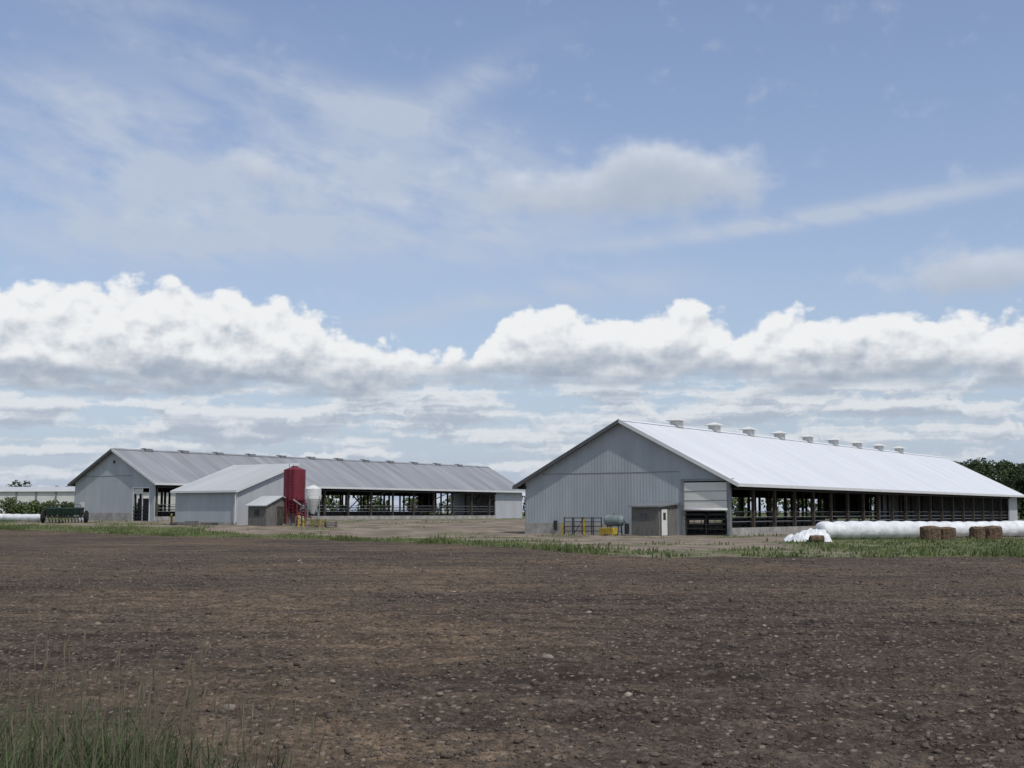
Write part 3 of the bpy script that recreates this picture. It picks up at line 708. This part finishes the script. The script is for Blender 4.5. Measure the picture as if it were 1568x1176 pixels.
# ------------------------------------------------------------------ sky
w = bpy.data.worlds.new('World'); scn.world = w; w.use_nodes = True
nt = w.node_tree; N = nt.nodes; L = nt.links; N.clear()
S = Vector((.30, -.45, .84)).normalized()
def M(op, a, b=None, c=None, clamp=False):
    n = N.new('ShaderNodeMath'); n.operation = op; n.use_clamp = clamp
    for i, v in enumerate((a, b, c)):
        if v is None: continue
        if isinstance(v, (int, float)): n.inputs[i].default_value = v
        else: L.new(v, n.inputs[i])
    return n.outputs[0]
def sstep(v, a, b):
    n = N.new('ShaderNodeMapRange'); n.interpolation_type = 'SMOOTHSTEP'
    L.new(v, n.inputs['Value']); n.inputs['From Min'].default_value = a; n.inputs['From Max'].default_value = b; return n.outputs['Result']
def vec(x, y, z=0.0):
    n = N.new('ShaderNodeCombineXYZ')
    for i, v in enumerate((x, y)):
        if isinstance(v, (int, float)): n.inputs[i].default_value = v
        else: L.new(v, n.inputs[i])
    if z:
        m = N.new('ShaderNodeVectorMath'); m.operation = 'ADD'; m.inputs[1].default_value = (z*7.3, z*3.1, 0); L.new(n.outputs[0], m.inputs[0]); return m.outputs[0]
    return n.outputs[0]
def noise(v, s, d=5, r=.55, dist=0):
    n = N.new('ShaderNodeTexNoise'); n.noise_dimensions = '2D'; n.inputs['Scale'].default_value = s; n.inputs['Detail'].default_value = d
    n.inputs['Roughness'].default_value = r; n.inputs['Distortion'].default_value = dist; L.new(v, n.inputs['Vector']); return n.outputs['Fac']
def voro(v, s, d=3, r=.55, smooth=False):
    n = N.new('ShaderNodeTexVoronoi'); n.voronoi_dimensions = '2D'; n.feature = 'SMOOTH_F1' if smooth else 'F1'; n.inputs['Scale'].default_value = s
    n.inputs['Detail'].default_value = d; n.inputs['Roughness'].default_value = r
    if smooth: n.inputs['Smoothness'].default_value = .25
    n.normalize = True
    L.new(v, n.inputs['Vector']); return n.outputs['Distance']
def curve(v, pts, lo, hi, scale):
    r = N.new('ShaderNodeValToRGB'); cr = r.color_ramp; cr.interpolation = 'LINEAR'
    els = [((p-lo)/(hi-lo), q/scale) for p, q in pts]
    cr.elements[0].position = els[0][0]; cr.elements[0].color = (els[0][1],)*3+(1,)
    cr.elements[1].position = els[-1][0]; cr.elements[1].color = (els[-1][1],)*3+(1,)
    for p, q in els[1:-1]:
        e = cr.elements.new(p); e.color = (q, q, q, 1)
    t = M('DIVIDE', M('SUBTRACT', v, lo), hi-lo); L.new(t, r.inputs[0])
    return M('MULTIPLY', r.outputs[0], scale)
def mixc(f, a, b):
    n = N.new('ShaderNodeMix'); n.data_type = 'RGBA'
    if isinstance(f, (int, float)): n.inputs[0].default_value = f
    else: L.new(f, n.inputs[0])
    for i, v in ((6, a), (7, b)):
        if isinstance(v, tuple): n.inputs[i].default_value = (*v, 1)
        else: L.new(v, n.inputs[i])
    return n.outputs[2]
tc = N.new('ShaderNodeTexCoord'); sp = N.new('ShaderNodeSeparateXYZ'); L.new(tc.outputs['Generated'], sp.inputs[0])
AZ = M('MULTIPLY', M('ARCTAN2', sp.outputs[0], sp.outputs[1]), 57.2958)
EL = M('MULTIPLY', M('ARCSINE', sp.outputs[2]), 57.2958)
sky = N.new('ShaderNodeTexSky'); sky.sky_type = 'NISHITA'; sky.sun_disc = False
sky.sun_elevation = math.asin(S.z); sky.sun_rotation = math.atan2(S.x, S.y)
sky.air_density = 1.0; sky.dust_density = 1.0; sky.ozone_density = 2.0; sky.altitude = 100
hs = N.new('ShaderNodeHueSaturation'); hs.inputs['Saturation'].default_value = .98; hs.inputs['Value'].default_value = 1.0; hs.inputs['Hue'].default_value = .508
L.new(sky.outputs[0], hs.inputs['Color'])
SK = N.new('ShaderNodeVectorMath'); SK.operation = 'SCALE'; SK.inputs['Scale'].default_value = 0.134; L.new(hs.outputs[0], SK.inputs[0])
col = SK.outputs[0]
col_plain = mixc(.4, col, (.60, .64, .68))

def gauss(cx, cy, sx, sy, ang=0.0, az=AZ, el=EL):
    dx = M('SUBTRACT', az, cx); dy = M('SUBTRACT', el, cy); c = math.cos(math.radians(ang)); s = math.sin(math.radians(ang))
    u = M('DIVIDE', M('ADD', M('MULTIPLY', dx, c), M('MULTIPLY', dy, s)), sx)
    v = M('DIVIDE', M('SUBTRACT', M('MULTIPLY', dy, c), M('MULTIPLY', dx, s)), sy)
    return M('EXPONENT', M('MULTIPLY', M('ADD', M('MULTIPLY', u, u), M('MULTIPLY', v, v)), -1.0))
def addl(lst):
    o = lst[0]
    for q in lst[1:]: o = M('ADD', o, q)
    return o
mask = addl([M('MULTIPLY', gauss(*a), k) for a, k in [((-17, 14.0, 8, 3.4, -8), 1.0), ((-6, 14.0, 7, 2.6, -12), .85), ((-7, 17.6, 9, .9, -14), .85),
             ((-2, 18.6, 3.4, .8, 24), .6), ((-18, 17.0, 6, .8, -10), .4), ((-15, 11.5, 7, 1.0, 3), .6), ((0, 12.5, 7, 1.3, 5), .45), ((-2, 9.0, 5, .5, 10), .8), ((5, 9.9, 4, .8, 0), .55), ((-16, 21, 5, .6, -5), .4)]])
ca, sa = math.cos(math.radians(-14)), math.sin(math.radians(-14))
cu = M('ADD', M('MULTIPLY', AZ, ca), M('MULTIPLY', EL, sa)); cv = M('SUBTRACT', M('MULTIPLY', EL, ca), M('MULTIPLY', AZ, sa))
cn = noise(vec(M('MULTIPLY', cu, .13), M('MULTIPLY', cv, .42), 3.1), 1.0, 5, .52, .3)
cn2 = noise(vec(M('MULTIPLY', cu, .40), M('MULTIPLY', cv, .9), 8.1), 1.0, 5, .55, .2)
ci = M('MULTIPLY', mask, sstep(M('ADD', M('MULTIPLY', cn, .6), M('MULTIPLY', cn2, .4)), .24, .66))
streak = M('MULTIPLY', addl([M('MULTIPLY', gauss(16, 12.95, 9.0, .42, 6.5), .75), M('MULTIPLY', gauss(10, 12.2, 7.0, .30, 5), .45)]), sstep(cn2, .12, .6))
ci = M('MINIMUM', M('ADD', M('ADD', M('MULTIPLY', ci, .95), streak), .05), .78)
col = mixc(ci, col, (.54, .60, .70))

WP = noise(vec(AZ, EL, 1.3), .9, 3, .6)
WQ = noise(vec(AZ, EL, 7.7), .9, 3, .6)
wax = M('MULTIPLY', M('SUBTRACT', WP, .5), .9); wey = M('MULTIPLY', M('SUBTRACT', WQ, .5), .7)
def softD(az, el):
    g = addl([M('MULTIPLY', gauss(*a, az=az, el=el), k) for a, k in [((6.8, 14.3, 4.0, 1.25, -3), 1.2), ((5.6, 15.3, 1.7, .9, 10), .6), ((9.0, 14.6, 1.8, .9, -20), .35), ((2.4, 13.6, 3.0, .9, 0), .6), ((-0.3, 14.7, 2.4, 1.0, 0), .6),
                ((19.8, 10.0, 3.4, .95, 6), 1.1), ((-10.5, 14.8, 2.8, .9, 0), .6), ((-7, 13.7, 3.0, .6, 5), .5), ((-15, 12.6, 5, .8, 3), .4)]])
    nn = noise(vec(M('MULTIPLY', az, .5), M('MULTIPLY', el, .7), 2.2), 1.0, 5, .52)
    return M('ADD', g, M('MULTIPLY', M('SUBTRACT', nn, .5), 1.3))
sD = softD(AZ, EL); sD2 = softD(AZ, M('ADD', EL, .8))
sa_ = M('MULTIPLY', sstep(sD, .10, 1.0), .92)
sl = M('EXPONENT', M('MULTIPLY', M('MAXIMUM', sD2, 0), -1.1))
col = mixc(sa_, col, mixc(sl, (.39, .45, .54), (.68, .725, .79)))

hz = M('EXPONENT', M('DIVIDE', M('MULTIPLY', M('MAXIMUM', EL, 0), -1.0), 5.0))
hzw = M('EXPONENT', M('DIVIDE', M('MULTIPLY', M('MAXIMUM', EL, 0), -1.0), 9.0))
col = mixc(M('MULTIPLY', hzw, .95), col, (.41, .48, .63))

def lowD(az, el):
    v = vec(M('ADD', M('MULTIPLY', az, .20), wax), M('ADD', M('MULTIPLY', el, 1.35), M('MULTIPLY', wey, .5)), 5.5)
    a = noise(v, 1.0, 5, .52)
    b = voro(vec(M('ADD', M('MULTIPLY', az, .50), wax), M('ADD', M('MULTIPLY', el, 1.05), wey), 4.0), 1.0, 2, .5)
    g = addl([M('MULTIPLY', gauss(*q, az=az, el=el), k) for q, k in [((-13.9, 4.0, 1.6, .55), 1.5), ((-9.6, 3.9, 2.2, .5), 1.2), ((-3.2, 4.4, 2.0, .5), 1.3), ((10.2, 4.5, 2.5, .6), 1.3), ((5.2, 4.9, 2, .4), .8), ((-20.5, 4.2, 2, .5), 1.0), ((17, 4.4, 4, .5), .6), ((-6.5, 5.0, 1.8, .4), .8)]])
    return addl([M('MULTIPLY', M('SUBTRACT', a, .5), 2.8), M('MULTIPLY', M('SUBTRACT', .40, b), 1.2), g])
lD = lowD(AZ, EL); lD2 = lowD(AZ, M('ADD', EL, .30))
band = M('MULTIPLY', sstep(EL, -.5, 1.0), M('SUBTRACT', 1.0, sstep(EL, 5.2, 6.6)))
la = M('MULTIPLY', sstep(lD, -.15, .50), M('MULTIPLY', band, .9))
ll = sstep(M('ADD', M('EXPONENT', M('MULTIPLY', M('MAXIMUM', lD2, 0), -.9)), M('MULTIPLY', M('SUBTRACT', M('SUBTRACT', lD, lD2), .1), .5)), .1, 1.0)
lc = mixc(ll, (.40, .455, .545), (.80, .82, .84))
lc = mixc(M('MULTIPLY', hz, .5), lc, (.50, .56, .65))
col = mixc(la, col, lc)

T = [(-30,9.0),(-21.4,9.4),(-18.9,9.4),(-16.8,9.7),(-14.7,9.7),(-12.2,9.4),(-10.3,9.0),(-8.6,8.4),(-7.2,7.8),(-5.3,7.5),(-3,7.0),(-1.7,6.6),(-1.1,7.7),(-.1,8.7),(1,9.2),(2.5,9.0),(3.5,8.4),(5,8.7),(6.2,8.8),(7.9,9.3),(9,8.7),(9.8,7.9),(10.9,8.2),(12.3,8.6),(14.5,8.4),(17.1,8.4),(19.7,8.0),(21.4,8.1),(30,8.2)]
Bb = [(-30,5.2),(-21,5.3),(-10,5.4),(-5,5.6),(-1.7,5.9),(0,6.0),(3,5.9),(9,5.7),(14,5.7),(21,5.6),(30,5.4)]
def bankD(az, el):
    az2 = M('ADD', az, M('MULTIPLY', wax, .6)); el2 = M('ADD', el, M('MULTIPLY', wey, .4))
    t = curve(az2, T, -30, 30, 12.0)
    b = voro(vec(M('MULTIPLY', az2, .50), M('MULTIPLY', el2, .66), .7), 1.0, 3, .48, smooth=True)
    c = noise(vec(M('MULTIPLY', az, 1.3), M('MULTIPLY', el, 1.7), 2.7), 1.0, 4, .55)
    return addl([M('MULTIPLY', M('SUBTRACT', t, el), .90), M('MULTIPLY', M('SUBTRACT', .34, b), 2.6), M('MULTIPLY', M('SUBTRACT', c, .5), .60)])
D1 = bankD(AZ, EL); D2 = bankD(M('SUBTRACT', AZ, .12), M('ADD', EL, .50))
bl = curve(AZ, Bb, -30, 30, 12.0)
rag = M('MULTIPLY', M('SUBTRACT', noise(vec(M('MULTIPLY', AZ, .25), M('MULTIPLY', EL, 1.0), 9.9), 1.0, 4, .5), .5), 2.2)
hb2 = M('ADD', M('SUBTRACT', EL, bl), rag)
balpha = M('MULTIPLY', sstep(D1, -.05, .42), sstep(hb2, -.7, .35))
thru = M('EXPONENT', M('MULTIPLY', M('MAXIMUM', D2, 0), -.20))
grad = M('MULTIPLY', M('SUBTRACT', M('SUBTRACT', D1, D2), .45), .46)
low = sstep(hb2, -.2, 2.0)
lit = M('MULTIPLY', M('ADD', thru, grad), M('ADD', .40, M('MULTIPLY', low, .60)))
bc = mixc(sstep(lit, .06, .94), (.355, .415, .505), (.86, .875, .89))
col = mixc(balpha, col, bc)

bgf = N.new('ShaderNodeBackground'); L.new(col, bgf.inputs['Color'])
bgp = N.new('ShaderNodeBackground'); L.new(col_plain, bgp.inputs['Color'])
bgg = N.new('ShaderNodeBackground'); bgg.inputs['Color'].default_value = (.10, .10, .09, 1)
front = M('MULTIPLY', M('SUBTRACT', 1.0, sstep(M('ABSOLUTE', AZ), 30, 38)), M('SUBTRACT', 1.0, sstep(EL, 24.5, 30)))
mx = N.new('ShaderNodeMixShader'); L.new(front, mx.inputs[0]); L.new(bgp.outputs[0], mx.inputs[1]); L.new(bgf.outputs[0], mx.inputs[2])
mg = N.new('ShaderNodeMixShader'); L.new(sstep(EL, -1.2, -.3), mg.inputs[0]); L.new(bgg.outputs[0], mg.inputs[1]); L.new(mx.outputs[0], mg.inputs[2])
out = N.new('ShaderNodeOutputWorld'); L.new(mg.outputs[0], out.inputs['Surface'])
w.cycles.sampling_method = 'MANUAL'; w.cycles.sample_map_resolution = 256

# ------------------------------------------------------------------ sun + camera
sd = bpy.data.lights.new('sun', 'SUN'); sd.energy = 2.8; sd.angle = math.radians(1.0); sd.color = (1.0, .945, .87)
so = bpy.data.objects.new('sun', sd); COL.objects.link(so); so.rotation_euler = (-S).to_track_quat('-Z', 'Y').to_euler()
cam = bpy.data.cameras.new('camera'); co = bpy.data.objects.new('camera', cam); COL.objects.link(co)
co.location = (0, 0, 1.8); co.rotation_euler = (math.radians(90+5.63), 0, 0)
cam.sensor_width = 36; cam.lens = 45.7; cam.clip_end = 9000; cam.clip_start = .1
scn.camera = co
